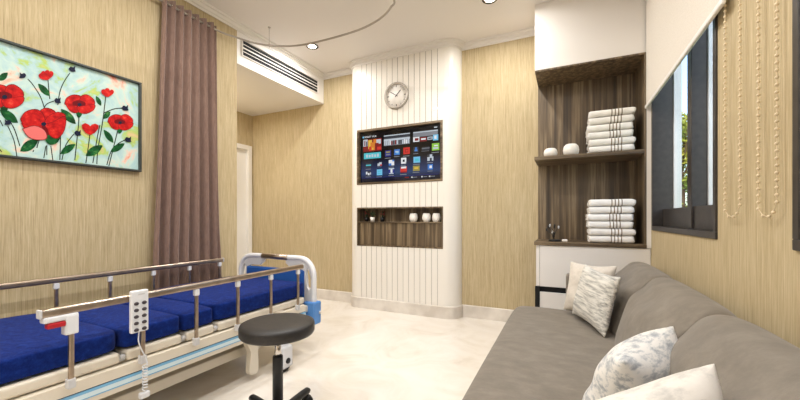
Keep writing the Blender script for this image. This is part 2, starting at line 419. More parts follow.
def leaf(cx, cy, ang, L, Wd): petal(cx, cy, ang, L, Wd, 3, 14, -.1)
def stem(pts, w=.5, mi=4):
    P = smooth_path([(u, v, 0) for u, v in pts], 5)
    for p, r in zip(P, P[1:]):
        d = (r-p).normalized(); s = Vector((-d.y, d.x, 0))*w
        cpoly([tuple((p+s)[:2]), tuple((r+s)[:2]), tuple((r-s)[:2]), tuple((p-s)[:2])], mi, True)
    layer[0] += 1
def bud(cx, cy, ang, s=5): petal(cx, cy, ang, s, s*.8, 5, 10); petal(cx, cy, ang+40, s*.8, s*.3, 5, 8); petal(cx, cy, ang-40, s*.8, s*.3, 5, 8)
# soft washes
for (cx, cy, L, Wd, mi) in ((28, 105, 20, 14, 6), (3, 60, 9, 6, 6), (8, 147, 14, 8, 6), (82, 145, 14, 12, 6), (96, 79, 9, 5, 6)):
    pass
x0 = PX-.0145
vs = [bm.verts.new((x0, y, z)) for y, z in ((py0+fw, pz0+fw), (py1-fw, pz0+fw), (py1-fw, pz1-fw), (py0+fw, pz1-fw))]; bm.faces.new(vs).material_index = 0
for s in ([(37, 148), (39, 141), (46, 120), (42, 100), (34, 86), (28, 79)], [(17, 156), (14, 140), (8, 126)], [(47, 155), (47, 145)], [(53, 160), (51, 146)], [(44, 158), (46, 146)], [(33, 152), (34, 150)],
          [(50, 99), (49, 90), (48, 78)], [(58, 105), (60, 92), (64, 82), (70, 73)], [(43, 110), (47, 104), (54, 101)], [(62, 160), (66, 145), (74, 134)], [(60, 160), (61, 130)], [(75, 160), (76, 150), (79, 120), (78, 110)],
          [(86, 163), (88, 150), (90, 135)], [(97, 164), (98, 150), (103, 120), (106, 95)], [(93, 163), (97, 140), (100, 125)], [(104, 113), (114, 109), (123, 108)], [(109, 166), (113, 150), (118, 130)], [(107, 165), (111, 152), (118, 144), (125, 140)],
          [(20, 146), (14, 128), (6, 116)], [(-4, 145), (2, 152)], [(3, 126), (0, 120)], [(-20, 150), (-14, 120), (-18, 90)], [(-40, 155), (-36, 110)]): stem(s)
def blob(cx, cy, pts, w, h, mi): cpoly([(cx+x*w/2, cy-y*h/2) for x, y in pts], mi)
def K(x, y): return (x/3.08, 50+y/3.08)
def shape(pts, mi, edge=True):
    loop = smooth_path([(x, y, 0) for x, y in pts+pts[:1]], 3)[:-1]; mx_, my_ = sum(p.x for p in loop)/len(loop), sum(p.y for p in loop)/len(loop)
    if edge: cpoly([K(mx_+(p.x-mx_)*1.07, my_+(p.y-my_)*1.09) for p in loop], 2)
    cpoly([K(p.x, p.y) for p in loop], mi)
def leaf2(x0, y0, x1, y1, w):
    d = Vector((x1-x0, y1-y0, 0)); nrm = Vector((-d.y, d.x, 0)).normalized(); a = Vector((x0, y0, 0)); pts = []
    for sgn in (1, -1):
        for t in ((0, .18, .4, .65, .85) if sgn > 0 else (1, .85, .62, .38, .15)):
            q_ = a+d*t+nrm*sgn*w*.5*math.sin(PI*t)**.8; pts.append((q_.x, q_.y))
    shape(pts, 3, False); vein = [a+d*.05+nrm*.7, a+d*.95, a+d*.05-nrm*.7]; cpoly([K(p.x, p.y) for p in vein], 4)
for a in ((154, 142, 118, 104, 20), (234, 228, 188, 182, 24), (264, 326, 316, 294, 26), (62, 312, 118, 276, 30), (56, 224, 0, 184, 28), (312, 172, 296, 142, 14), (318, 212, 340, 190, 16), (350, 286, 320, 246, 18), (340, 314, 384, 288, 20), (186, 320, 232, 290, 22), (-4, 94, 24, 70, 20), (-40, 230, -80, 170, 26), (-90, 280, -60, 220, 24)): leaf2(*a)
def stamens(x, y, n, R_):
    for k in range(n):
        a_ = 2*PI*k/n; cpoly([K(x+R_*math.cos(a_)+1.4*math.cos(a_+t), y+.6*R_*math.sin(a_)+1.4*math.sin(a_+t)) for t in (0, 2, 4)], 5)
    cpoly([K(x+R_*.55*math.cos(2*PI*k/9), y+R_*.4*math.sin(2*PI*k/9)) for k in range(9)], 5)
def cup(cx, cy, k, flip=1):
    """poppy seen from the side: two back petals, dark heart, two front petals, calyx"""
    m = lambda P: [(cx+x*k*flip, cy+y*k) for x, y in P]
    shape(m([(-12, 26), (8, 30), (2, 42), (-6, 42)]), 3, False)
    shape(m([(-46, 0), (-40, -18), (-18, -28), (6, -22), (10, -4), (-8, 8), (-30, 8)]), 1); shape(m([(0, -6), (6, -24), (24, -28), (44, -14), (46, 2), (24, 10), (4, 8)]), 1)
    shape(m([(-22, -6), (-2, -12), (18, -4), (16, 6), (-4, 8), (-20, 4)]), 2, False)
    shape(m([(-46, -4), (-26, 4), (-6, 8), (-2, 22), (-14, 28), (-32, 20)]), 1); shape(m([(-8, 10), (14, 6), (46, 2), (44, 18), (22, 30), (0, 26)]), 1)
    stamens(cx, cy+2*k, 9, 13*k)
cup(245, 166, .98); cup(370, 222, .82); cup(14, 142, 1.22); cup(-75, 120, 1.15)
shape([(-196, 232), (-160, 200), (-110, 215), (-96, 250), (-130, 285), (-176, 270)], 1); stamens(-145, 240, 9, 14)
shape([(138, 255), (165, 262), (188, 258), (178, 284), (156, 292), (140, 280)], 3, False)
shape([(112, 196), (138, 180), (166, 188), (172, 210), (136, 232), (118, 220)], 1); shape([(64, 212), (78, 192), (108, 184), (130, 196), (138, 228), (110, 236), (74, 230)], 1)
shape([(146, 206), (176, 192), (200, 202), (186, 222), (150, 230), (136, 226)], 1); shape([(138, 230), (164, 222), (199, 206), (197, 246), (178, 270), (158, 266), (144, 248)], 1)
shape([(66, 226), (100, 236), (132, 234), (122, 252), (82, 248)], 1); shape([(126, 232), (144, 240), (150, 262), (136, 256)], 2, False)
shape([(70, 244), (106, 234), (136, 248), (142, 272), (112, 276), (86, 266)], 6); stamens(134, 228, 11, 15)
blob(90, 129, [(0, -1), (-.5, -.7), (-.95, .1), (-1, .7), (-.6, 1), (-.15, .7), (0, .45)], 17, 12, 1); blob(90, 129, [(0, -1), (0, .45), (.2, .75), (.6, .9), (1, .6), (.95, .0), (.5, -.7)], 17, 12, 1)
for a in (60, 90, 120, 145): petal(47, 80, a, 10, 5, 1)
for a in (50, 90, 125): petal(107, 97, a, 9, 4.5, 1)
for x, y, f in ((70, 80, -1), (221, 60, 1), (176, 157, 1), (384, 180, 1), (24, 224, -1), (238, 257, 1), (393, 277, 1)):
    shape([(x-10*f, y-2), (x-4*f, y-9), (x+4*f, y-6), (x+10*f, y-11), (x+9*f, y), (x+11*f, y+6), (x+2*f, y+7), (x-6*f, y+5)], 5, False)
obj('canvas', bm, [CANV, PR, PRD, PGR, PST, PNV, PPK], pt)

# ------------------------------------------------------------------ television (recessed in the pier)
t = thing('television', 'flat television recessed in the white pier, showing app tiles', 'television', ((TV[0]+TV[1])/2, YC+.04, TV[2]))
bm = bmesh.new(); e = .022
a, c, z0, z1 = TV
box(bm, (a+.001, YC-.004, z0+.001), (c-.001, YC+.066, z0+e)); box(bm, (a+.001, YC-.004, z1-e), (c-.001, YC+.066, z1-.001)); box(bm, (a+.001, YC-.004, z0+e), (a+e, YC+.066, z1-e)); box(bm, (c-e, YC-.004, z0+e), (c-.001, YC+.066, z1-e))
obj('recess_frame', bm, WOODX, t)
ty = YC+.035
bm = bmesh.new(); rbox(bm, (a+e+.002, ty, z0+e+.002), (c-e-.002, YC+.064, z1-e-.002), .006); obj('tv_body', bm, BLACK, t)
def emis(name, rgb, s=.9): return mat(name, tuple(int(x*.15) for x in rgb), .25, emit=rgb, es=s)
SCRB = mat('screen_black', (5, 6, 9), .12)
n, l, b = nodes(SCRB)
tc = n.new('ShaderNodeTexCoord'); sp = n.new('ShaderNodeSeparateXYZ'); rp = n.new('ShaderNodeValToRGB'); l.new(tc.outputs['Generated'], sp.inputs[0]); l.new(sp.outputs[2], rp.inputs[0])
rp.color_ramp.elements[0].position = .0; rp.color_ramp.elements[0].color = lin((8, 12, 30)); rp.color_ramp.elements[1].position = .62; rp.color_ramp.elements[1].color = lin((4, 5, 8))
for p_, c_ in ((.06, (14, 20, 44)), (.16, (38, 62, 108)), (.30, (26, 42, 80)), (.45, (8, 12, 26))):
    e_ = rp.color_ramp.elements.new(p_); e_.color = lin(c_)
l.new(rp.outputs[0], b.inputs['Emission Color']); b.inputs['Emission Strength'].default_value = .8
SM = [SCRB]+[emis('screen_'+k, v) for k, v in dict(white=(226, 228, 232), cyan=(74, 186, 200), orange=(206, 120, 40), red=(200, 46, 40), blue=(60, 120, 200), navy=(34, 44, 130), sky=(110, 186, 226), green=(134, 190, 54), olive=(150, 140, 70), maroon=(122, 20, 26), grey=(120, 124, 132), dim=(46, 52, 62), silver=(186, 196, 206), yellow=(220, 180, 70)).items()]
SI = {m.name.split('.')[0][7:]: i for i, m in enumerate(SM)}; 
bm = bmesh.new(); sl = [0]
sa, sc_, sz0, sz1 = a+e+.012, c-e-.012, z0+e+.012, z1-e-.012
q((sa, ty-.0005, sz0), (sc_, ty-.0005, sz0), (sc_, ty-.0005, sz1), (sa, ty-.0005, sz1))
def S(x0, y0, x1, y1, col):
    """screen rectangle in fractions from the top left"""
    y = ty-.0008-.00006*sl[0]; sl[0] += 1
    X0, X1 = sa+(sc_-sa)*x0, sa+(sc_-sa)*x1; Z0, Z1 = sz1-(sz1-sz0)*y1, sz1-(sz1-sz0)*y0
    q((X0, y, Z0), (X1, y, Z0), (X1, y, Z1), (X0, y, Z1), mi=SI[col])
rnd = random.Random(3)
def tile(x, y, col, glyph=None, w=.052, h=.085, cap=True):
    S(x-w/2, y-h/2, x+w/2, y+h/2, col)
    if glyph:
        for (gx0, gy0, gx1, gy1, gc) in glyph: S(x+gx0*w, y+gy0*h, x+gx1*w, y+gy1*h, gc)
    if cap: S(x-w*.55, y+h*.72, x+w*.45, y+h*.84, 'grey')
# large left picture and banner
S(.03, .13, .28, .38, 'maroon'); S(.03, .13, .09, .27, 'silver'); S(.045, .15, .06, .26, 'maroon'); S(.07, .17, .085, .27, 'dim')
S(.10, .15, .15, .33, 'yellow'); S(.13, .20, .19, .36, 'orange'); S(.17, .14, .21, .26, 'orange'); S(.21, .15, .27, .24, 'silver'); S(.19, .22, .24, .34, 'maroon'); S(.11, .28, .14, .37, 'red'); S(.15, .31, .17, .35, 'yellow'); S(.22, .30, .27, .36, 'red')
S(.04, .41, .27, .53, 'cyan')
for k in range(5): S(.07+.037*k, .44+.01*(k % 2), .095+.037*k, .50, 'silver')
# middle and right banners
S(.31, .09, .64, .11, 'silver'); S(.31, .115, .64, .155, 'dim'); S(.31, .16, .64, .30, 'grey'); S(.31, .17, .64, .205, 'silver')
for k in range(14): S(.315+.023*k, .20+.02*rnd.random(), .331+.023*k, .29, rnd.choice(['white', 'dim', 'dim', 'maroon', 'silver']))
S(.68, .09, .97, .11, 'silver'); S(.68, .11, .97, .19, 'grey'); S(.68, .19, .755, .28, 'white'); S(.70, .21, .745, .26, 'maroon'); S(.765, .20, .84, .285, 'maroon'); S(.775, .225, .83, .255, 'white'); S(.85, .21, .91, .265, 'silver'); S(.86, .225, .90, .25, 'dim'); S(.915, .18, .975, .29, 'sky'); S(.93, .20, .955, .26, 'white')
# first icon row
R = .455
tile(.365, R-.0, 'navy', [(-.35, -.35, .35, -.1, 'olive'), (-.35, .1, .35, .3, 'grey')], .075, .12); tile(.48, R-.01, 'blue', [(-.3, -.2, .3, .05, 'silver'), (-.1, .05, .3, .25, 'sky')], .07, .11); tile(.60, R-.02, 'red', [(-.25, -.25, .25, .25, 'maroon'), (-.15, -.15, .2, .15, 'red')], .08, .13)
tile(.715, R-.025, 'dim', [(-.15, -.45, .15, .1, 'blue'), (-.3, 0, .3, .3, 'blue')], .06, .1); tile(.83, R-.03, 'dim', [(-.5, -.2, .5, 0, 'grey')], .09, .06); tile(.945, R-.045, 'green', [(-.35, .05, .35, .3, 'silver'), (-.2, -.25, .3, -.1, 'white')], .085, .135)
# second row
R = .655
tile(.105, R+.01, 'dim', [(-.5, -.15, .5, .1, 'cyan')], .07, .1); tile(.255, R, 'silver', [(.1, .1, .55, .5, 'red'), (-.5, -.5, -.1, -.2, 'dim')], .055, .07); tile(.41, R-.01, 'white', [(-.5, .1, 0, .5, 'blue'), (.15, -.5, .5, -.2, 'blue')], .07, .11); tile(.565, R-.03, 'white', [(-.2, -.2, .2, .2, 'dim'), (.4, .2, .55, .5, 'grey')], .065, .115); tile(.725, R-.03, 'sky', [(-.25, -.2, .3, .25, 'cyan')], .08, .115); tile(.885, R-.05, 'silver', [(-.5, -.5, -.1, -.1, 'dim'), (-.1, .05, .25, .5, 'dim'), (.3, -.5, .5, -.15, 'dim')], .07, .12)
# third row
R = .82
tile(.105, R+.01, 'dim', [(-.5, -.4, -.2, .2, 'white'), (-.1, -.1, .2, .4, 'white'), (.3, -.2, .5, .3, 'silver')], .07, .09); tile(.255, R, 'sky', [(-.3, -.25, .3, -.1, 'cyan'), (-.3, .1, .2, .25, 'cyan')], .072, .12); tile(.41, R-.01, 'navy', [(-.5, -.5, .5, -.3, 'silver'), (-.15, -.3, .2, .3, 'white'), (-.4, .35, .4, .5, 'silver')], .07, .115); tile(.565, R-.02, 'red', [(-.4, -.5, .4, -.2, 'white'), (-.5, .3, .5, .5, 'maroon')], .08, .12); tile(.72, R-.03, 'olive', [(-.3, -.2, .3, .1, 'yellow')], .08, .1); tile(.885, R-.04, 'blue', [(-.15, -.25, .3, .25, 'white')], .06, .1)
S(.02, .918, .98, .924, 'navy'); S(.58, .945, .63, .965, 'maroon')
for x in (.66, .78, .87): S(x, .945, x+.015, .968, 'white'); S(x+.02, .952, x+.07, .965, 'grey')
S(.93, .035, .965, .055, 'silver')
scr = obj('screen', bm, SM, t)
def text(body, size, loc, rot, m, parent, name, ext=.0004):
    cu = bpy.data.curves.new('txt', 'FONT'); cu.body = body; cu.size = size; cu.extrude = ext
    to = bpy.data.objects.new('txt', cu); C.objects.link(to); bpy.context.view_layer.update()
    me = bpy.data.meshes.new_from_object(to); bpy.data.objects.remove(to)
    bm = bmesh.new(); bm.from_mesh(me); M = Matrix.Translation(loc) @ rot; bm.transform(M); return obj(name, bm, m, parent)
FACE_Y = Matrix.Rotation(PI/2, 4, 'X')
text('SMART HUB', .028, (sa+.045, ty-.002, sz1-.052), FACE_Y, SM[SI['white']], t, 'screen_title')
bm = bmesh.new(); lathe(bm, [(.003, -.0004), (.011, -.0004), (.011, .0004), (.003, .0004)], (sa+.03, ty-.002, sz1-.043), 'y', 16); obj('screen_emblem', bm, SM[SI['sky']], t)

# ------------------------------------------------------------------ wall clock
ck = onY(397, 96, YC); R = .138
t = thing('wall_clock', 'round white wall clock with grey rim above the television', 'clock', (ck.x, YC, ck.z-R))
bm = bmesh.new(); lathe(bm, [(R-.02, -.001), (R, -.001), (R, -.03), (R-.008, -.036), (R-.018, -.03), (R-.02, -.012)], (ck.x, YC, ck.z), 'y', 48); obj('clock_rim', bm, CLOCKRING, t)
bm = bmesh.new(); lathe(bm, [(.001, -.010), (R-.015, -.010), (R-.015, -.014), (.001, -.014)], (ck.x, YC, ck.z), 'y', 48)
for k in range(12):
    s = bmesh.new(); w = .005 if k % 3 else .007; L = .012 if k % 3 else .02
    box(s, (-w/2, -.0148, R-.028-L), (w/2, -.0138, R-.028)); merge(bm, s, 1, Matrix.Translation((ck.x, YC, ck.z)) @ Matrix.Rotation(-2*PI*k/12, 4, 'Y'))
obj('clock_dial', bm, [CLOCKFACE, INK], t)
for nm, ang, L, w in (('hour_hand', 44, .072, .008), ('minute_hand', -57, .082, .006)):
    bm = bmesh.new(); s = bmesh.new(); box(s, (-w/2, -.02, -.02), (w/2, -.0175, L)); merge(bm, s, 0, Matrix.Translation((ck.x, YC-(.003 if 'min' in nm else 0), ck.z)) @ Matrix.Rotation(math.radians(ang), 4, 'Y')); obj(nm, bm, INK, t)

# ------------------------------------------------------------------ niche under the television
a, c, z0, z1 = NI; zs_ = .957
nt_ = thing('niche_lining', 'dark walnut niche lining below the television', 'niche', ((a+c)/2, YC+.06, z0))
g = .001
bm = bmesh.new(); box(bm, (a+g, YC+.11, z0+g), (c-g, YC+.124, z1-g)); obj('back_panel', bm, WOOD, nt_)
bm = bmesh.new(); f = .014
box(bm, (a+g, YC-.003, z0+g), (a+f, YC+.11, z1-g)); box(bm, (c-f, YC-.003, z0+g), (c-g, YC+.11, z1-g)); box(bm, (a+f, YC-.003, z1-f), (c-f, YC+.11, z1-g)); box(bm, (a+f, YC-.003, z0+g), (c-f, YC+.11, z0+f)); obj('side_lining', bm, WOOD, nt_)
B('shelf', (a+f, YC+.0, zs_-.014), (c-f, YC+.11, zs_), WOODX, nt_, bevel=.001)
B('front_panel', (a+f, YC+.012, z0+f), (c-f, YC+.03, zs_-.014), WOOD, nt_, bevel=.001)
def pot_profile(r, h): return [(r*.35, .001), (r*.62, .001), (r*.70, h*.06), (r*.95, h*.3), (r, h*.55), (r*.9, h*.82), (r*.74, h), (r*.66, h), (r*.74, h*.8), (r*.6, h*.3), (r*.3, h*.12)]
pl = ['round white pot under the television, leftmost of the three', 'middle of the three round white pots under the television', 'round white pot under the television, rightmost of the three']
for i, (u, d_) in enumerate(((413.6, .046), (426.6, .046), (436.4, .045))):
    p = onY(u, 222, YC+.055); bm = bmesh.new(); lathe(bm, pot_profile(d_, .09), (p.x, YC+.055, zs_), 'z', 28)
    tag(obj('round_pot', bm, CERAMIC), pl[i], 'pot', 'round white pots in the niche')
def plant(u, potm, label, w, h, flowers, y, cat='plant'):
    p = onY(u, 222, y); t = thing('potted_plant', label, cat, (p.x, y, zs_), 'small potted plants in the niche')
    bm = bmesh.new(); lathe(bm, [(w*.3, .001), (w*.40, .001), (w*.5, h), (w*.44, h), (w*.36, h*.3), (w*.1, h*.3)], (p.x, y, zs_), 'z', 20); obj('pot', bm, potm, t)
    bm = bmesh.new(); bf = bmesh.new(); r = random.Random(int(u))
    for k in range(16):
        an = r.uniform(0, 2*PI); top = Vector((p.x+math.cos(an)*r.uniform(.005, .035), y+math.sin(an)*r.uniform(.005, .03), zs_+h+r.uniform(.02, .065)))
        tube(bm, [(p.x, y, zs_+h*.35), (p.x+(top.x-p.x)*.4, y+(top.y-y)*.4, zs_+h+.01), top], .0014, 5)
        s = bmesh.new(); bmesh.ops.create_icosphere(s, subdivisions=1, radius=.010); merge(bf if flowers and k % 3 else bm, s, 0, Matrix.Translation(top) @ Matrix.Diagonal((1, .8, .6, 1)))
    obj('foliage', bm, PLANTG, t)
    if flowers: obj('flowers', bf, PETAL, t)
    else: bf.free()
plant(366.5, BLACK, 'red flowering plant in black pot at left end of niche', .05, .05, True, YC+.075)
plant(372.6, CERAMIC, 'small green plant in the white pot in the niche', .055, .05, False, YC+.045)
plant(382.4, BLACK, 'red flowering plant in black pot right of the small white pot', .05, .05, True, YC+.07)

# ------------------------------------------------------------------ air conditioning grille on the bulkhead face
gy0, gy1 = onX(242.2, 48, XL).y, onX(317.4, 85, XL).y
gz0, gz1 = 2.498, 2.638
t = thing('air_vent', 'long white slotted air grille on the bulkhead above the alcove', 'air vent', (XL, (gy0+gy1)/2, gz0))
B('grille_backing', (XL+.0005, gy0+.004, gz0+.004), (XL+.002, gy1-.004, gz1-.004), NEARBLACK, t, bevel=0)
bm = bmesh.new(); w = .008
box(bm, (XL+.002, gy0-w, gz0-w), (XL+.012, gy1+w, gz0)); box(bm, (XL+.002, gy0-w, gz1), (XL+.012, gy1+w, gz1+w)); box(bm, (XL+.002, gy0-w, gz0), (XL+.012, gy0, gz1)); box(bm, (XL+.002, gy1, gz0), (XL+.012, gy1+w, gz1))
obj('grille_frame', bm, WHITE, t, bevel=.002)
for k, (zc_, hh) in enumerate(((.26, .003), (.5, .006), (.74, .003))):
    z = gz0+(gz1-gz0)*zc_; B('slat', (XL+.004, gy0, z-hh), (XL+.006, gy1, z+hh), WHITE, t, bevel=.001)

# ------------------------------------------------------------------ ceiling track, curtain, downlights
ZR, XRL = 2.572, -2.642
tp = [(XRL, -.6, ZR), (XRL, .6, ZR), (XRL, 1.3, ZR), (XRL, 1.95, ZR)]
for u, v in ((237, 37.6), (250, 41.8), (262, 44.5), (275, 46), (290, 46), (305, 44.5), (325, 40), (345, 34.5), (362, 28.6), (375, 22), (385, 14.5), (391, 7), (394, 0)): tp.append(tuple(onZ(u, v, ZR)))
lx = tp[-1][0]; tp += [(lx+.03, 2.0, ZR), (lx+.04, 1.6, ZR), (lx+.04, .6, ZR), (lx+.04, -.6, ZR)]
t = thing('curtain_track', 'curved metal curtain track hanging below the ceiling', 'curtain track', (-2, 1.5, ZR))
bm = bmesh.new(); tube(bm, smooth_path(tp, 6), .0085, 8); obj('track_rail', bm, mat('track_metal', (176, 168, 158), .35, .7), t)
hp = onZ(269.2, 27.2, ZC)
for (x, y) in ((hp.x, hp.y), (lx+.04, 1.2), (lx+.04, -.4), (XRL, -.4)):
    bm = bmesh.new(); tube(bm, [(x, y, ZR), (x, y, ZC)], .0022, 6); lathe(bm, [(.002, ZC-.006), (.012, ZC-.006), (.012, ZC), (.002, ZC)], (x, y, 0), 'z', 12); obj('hanger_rod', bm, CHROME, t)
# curtain
c0, c1 = onX(162.5, 3, XRL).y, onX(216.5, 27, XRL).y
t = thing('curtain', 'mauve curtain gathered on the track beside the poppy painting', 'curtain', (XRL, (c0+c1)/2, .03))
bm = bmesh.new(); NZ, NS, NF = 40, 168, 7
grid = []
for i in range(NZ+1):
    z = ZR+.036-(ZR+.036-.03)*i/NZ; k = i/NZ
    y0 = c0-.075*min(1, k*1.4)**1.0; y1 = c1+.035*min(1, k*1.3)
    row = []
    for j in range(NS+1):
        s = j/NS; ph = 2*PI*NF*s
        amp = .024+.012*min(1, k*2)
        ph2 = ph+.5*math.sin(3.1*s*PI+4*k)*k
        sn = math.sin(ph2); x = XRL+amp*math.copysign(abs(sn)**.6, sn)*(1+.15*math.sin(9*s+3*k)) ; y = y0+(y1-y0)*(s+.012*math.sin(2*ph2)*(1-k*.4)+.015*k*math.sin(7*s+2))
        row.append(bm.verts.new((max(x, XL+.012), y, z)))
    grid.append(row)
for i in range(NZ):
    for j in range(NS):
        f = bm.faces.new((grid[i][j], grid[i][j+1], grid[i+1][j+1], grid[i+1][j])); f.smooth = True
obj('curtain_fabric', bm, CURTAIN, t, solid=.004)
for j in range(NF*2):
    y = c0+(c1-c0)*(j/(NF*2)+.0) + (c1-c0)*.002
    bm = bmesh.new(); tube(bm, [(XRL+.014*math.cos(2*PI*k/16), y, ZR+.014*math.sin(2*PI*k/16)) for k in range(16)], .002, 6, closed=True); obj('eyelet', bm, CHROME, t)
# downlights
d1 = onZ(312.3, 46, ZC); d2 = onZ(490, -1.5, ZC)
spots = [(d1.x, d1.y, .85), (d2.x, d2.y, 1)]
DARKRING = mat('dark_bronze_ring', (70, 62, 56), .35, .6)
DL = 'recessed ceiling downlights'
for x, k in ((-1.85, .72), (-.55, 1.0)):
    for y in (1.35, .1, -1.3): spots.append((x, y, k))  # rows out of view, added to light the room
spots += [(-1.3, 1.75, 1.0), (-1.3, -.6, 1.0)]  # extra pair out of view, added for more ambient light
dlabels = ['white ringed ceiling downlight below the curved track, nearest the bulkhead', 'ceiling downlight at the top edge of the picture near the tall storage unit']+['recessed ceiling downlight behind the viewpoint']*8+['recessed downlight under the bulkhead inside the alcove']
def light(x, y, z, power, size=.078, spread=180, col=(1, .995, .985)):
    ld = bpy.data.lights.new('downlight_lamp', 'AREA'); ld.shape = 'DISK'; ld.size = size; ld.energy = power; ld.color = col; ld.spread = math.radians(spread)
    return ld
spots = [(x, y, k, ZC) for x, y, k in spots]+[(-3.45, 2.42, 1.0, ZB)]  # last one is hidden, added to brighten the alcove wall and door
for i, (x, y, k, z) in enumerate(spots):
    t = thing('downlight', dlabels[i], 'ceiling light', (x, y, z-.012), DL)
    bm = bmesh.new(); lathe(bm, [(.042, 0), (.060, 0), (.063, -.006), (.055, -.012), (.042, -.008)], (x, y, z), 'z', 28, caps=False); obj('light_ring', bm, DARKRING, t)
    bm = bmesh.new(); lathe(bm, [(.002, -.002), (.041, -.002), (.041, -.006), (.002, -.006)], (x, y, z), 'z', 24); obj('lens', bm, LAMP, t)
    ld = light(x, y, z-.02, 12.8*k); lo = bpy.data.objects.new('lamp', ld); C.objects.link(lo); lo.parent = t; lo.location = (0, 0, .004)

# ------------------------------------------------------------------ tall storage unit
t = thing('storage_unit', 'tall white storage unit with open walnut shelves in the corner', 'cabinet', ((XU+XR)/2, YU, 0))
x1 = XR-.001; ybk = YB-.022
ZT, ZM, ZL = 2.215, 1.504, .805
B('upper_cabinet', (XU, YU, ZT), (x1, YB-.001, ZC-.001), WHITE, t, bevel=.002)
B('back_panel', (XU, ybk, ZL-.025), (x1, YB-.001, ZT), WOOD, t, bevel=0)
B('soffit_panel', (XU, YU+.001, ZT-.014), (x1-.028, ybk, ZT), WOOD, t, bevel=.001)
B('side_panel', (x1-.042, YU+.002, ZL), (x1-.028, ybk, ZT-.014), WOOD, t, bevel=.001)
B('white_stile', (x1-.028, YU, ZL-.028), (x1, ybk, ZT), WHITE, t, bevel=.001)
B('shelf', (XU-.004, YU, ZM-.028), (x1-.042, ybk, ZM), WOODX, t, bevel=.001)
B('shelf', (XU-.006, YU-.004, ZL-.028), (x1-.028, ybk, ZL), WOODX, t, bevel=.001)
# base: carcass, door, drawer with black finger channels
zc0, zc1 = .392, .438
B('carcass_edge', (XU+.0005, YU+.004, .02), (XU+.036, YU+.03, zc1-.004), NEARBLACK, t, bevel=0)
B('carcass', (XU+.012, YU+.03, .02), (x1, YB-.001, ZL-.029), NEARBLACK, t, bevel=0)
B('side_board', (XU+.008, YU+.018, zc1+.0), (XU+.034, YU+.030, ZL-.029), WHITE, t, bevel=.001)
B('cabinet_door', (XU+.037, YU+.008, zc1), (x1-.002, YU+.028, ZL-.031), WHITE, t, bevel=.002)
B('drawer_front', (XU+.037, YU+.008, .06), (x1-.002, YU+.028, zc0), WHITE, t, bevel=.002)
B('plinth', (XU+.03, YU+.05, 0), (x1, YU+.07, .02), NEARBLACK, t, bevel=0)

# towels
def towel_bm(W, D, Hh, seed):
    r = random.Random(seed); bm = bmesh.new(); nx, npf = 22, 26
    rings = []
    for i in range(nx+1):
        s = i/nx; x = (s-.5)*W
        endk = 1-.18*max(0, (abs(s-.5)-.46)/.04)
        ring = []
        for k in range(npf):
            a = 2*PI*k/npf; ca, sa_ = math.cos(a), math.sin(a)
            y = D/2*math.copysign(abs(ca)**.28, ca); z = Hh/2+Hh/2*math.copysign(abs(sa_)**.55, sa_)*endk
            wob = .0016*math.sin(11*s+seed)+.0012*math.sin(23*s+seed*2+a)
            ring.append(bm.verts.new((x+.003*math.sin(3*a+seed)*(1 if abs(s-.5) > .45 else 0), y+wob, max(0, z+wob*.4))))
        rings.append(ring)
    for A, Bq in zip(rings, rings[1:]):
        for k in range(npf):
            f = bm.faces.new((A[k], A[(k+1) % npf], Bq[(k+1) % npf], Bq[k])); f.smooth = True
    # layered folded ends
    for e_, sg in ((0, -1), (nx, 1)):
        ring = rings[e_]; inner = [bm.verts.new(Vector((v.co.x-sg*.004, v.co.y*.93, Hh/2+(v.co.z-Hh/2)*.55))) for v in ring]
        for k in range(npf): bm.faces.new((ring[k], ring[(k+1) % npf], inner[(k+1) % npf], inner[k]))
        bm.faces.new(inner)
        for zz in (.36, .64): box(bm, (min(sg*(W/2-.006), sg*(W/2+.001)), -D*.44, Hh*zz-.0035), (max(sg*(W/2-.006), sg*(W/2+.001)), D*.44, Hh*zz+.0035))
    return bm
ords = ['bottom towel', 'second towel up', 'third towel up', 'fourth towel up', 'fifth towel up', 'top towel']
offs = [(.002, .0), (.004, .012), (-.006, -.018), (-.008, -.016), (.0, -.006), (.006, .018)]
base_x = .312
for zone, zb, hh, ph in (('upper', ZM, .0555, 'upper shelf of the storage unit'), ('lower', ZL, .0565, 'lower shelf of the storage unit')):
    for k in range(6):
        bm = towel_bm(.298+.006*(k % 2), .26, hh, 3+k*1.7)
        for v in bm.verts: v.co += Vector((base_x+offs[k][0], YU+.022+.13, zb+.001+k*hh))
        o = obj('folded_towel', bm, TOWELW)
        # keep the stripe pattern offset with each towel
        tag(o, 'folded white towel with brown stripes, %s in the stack on the %s' % (ords[k], ph.replace(' of the storage unit', '')), 'towel', 'folded towels on the %s' % ph.replace(' of the storage unit', ''))
# pots on the upper shelf
for u, w, h_, lab in ((550.6, .054, .070, 'small white round pot on the upper shelf, left of the larger one'), (571, .060, .092, 'larger white round pot on the upper shelf, beside the towel stack')):
    p = onY(u, 150, YU+.075); bm = bmesh.new()
    lathe(bm, [(w*.5, .001), (w*.78, .001), (w*.95, h_*.22), (w, h_*.5), (w*.9, h_*.82), (w*.66, h_), (w*.56, h_*.97), (w*.7, h_*.8), (w*.5, h_*.3)], (p.x, YU+.075, ZM), 'z', 28)
    tag(obj('round_pot', bm, CERAMIC), lab, 'pot')
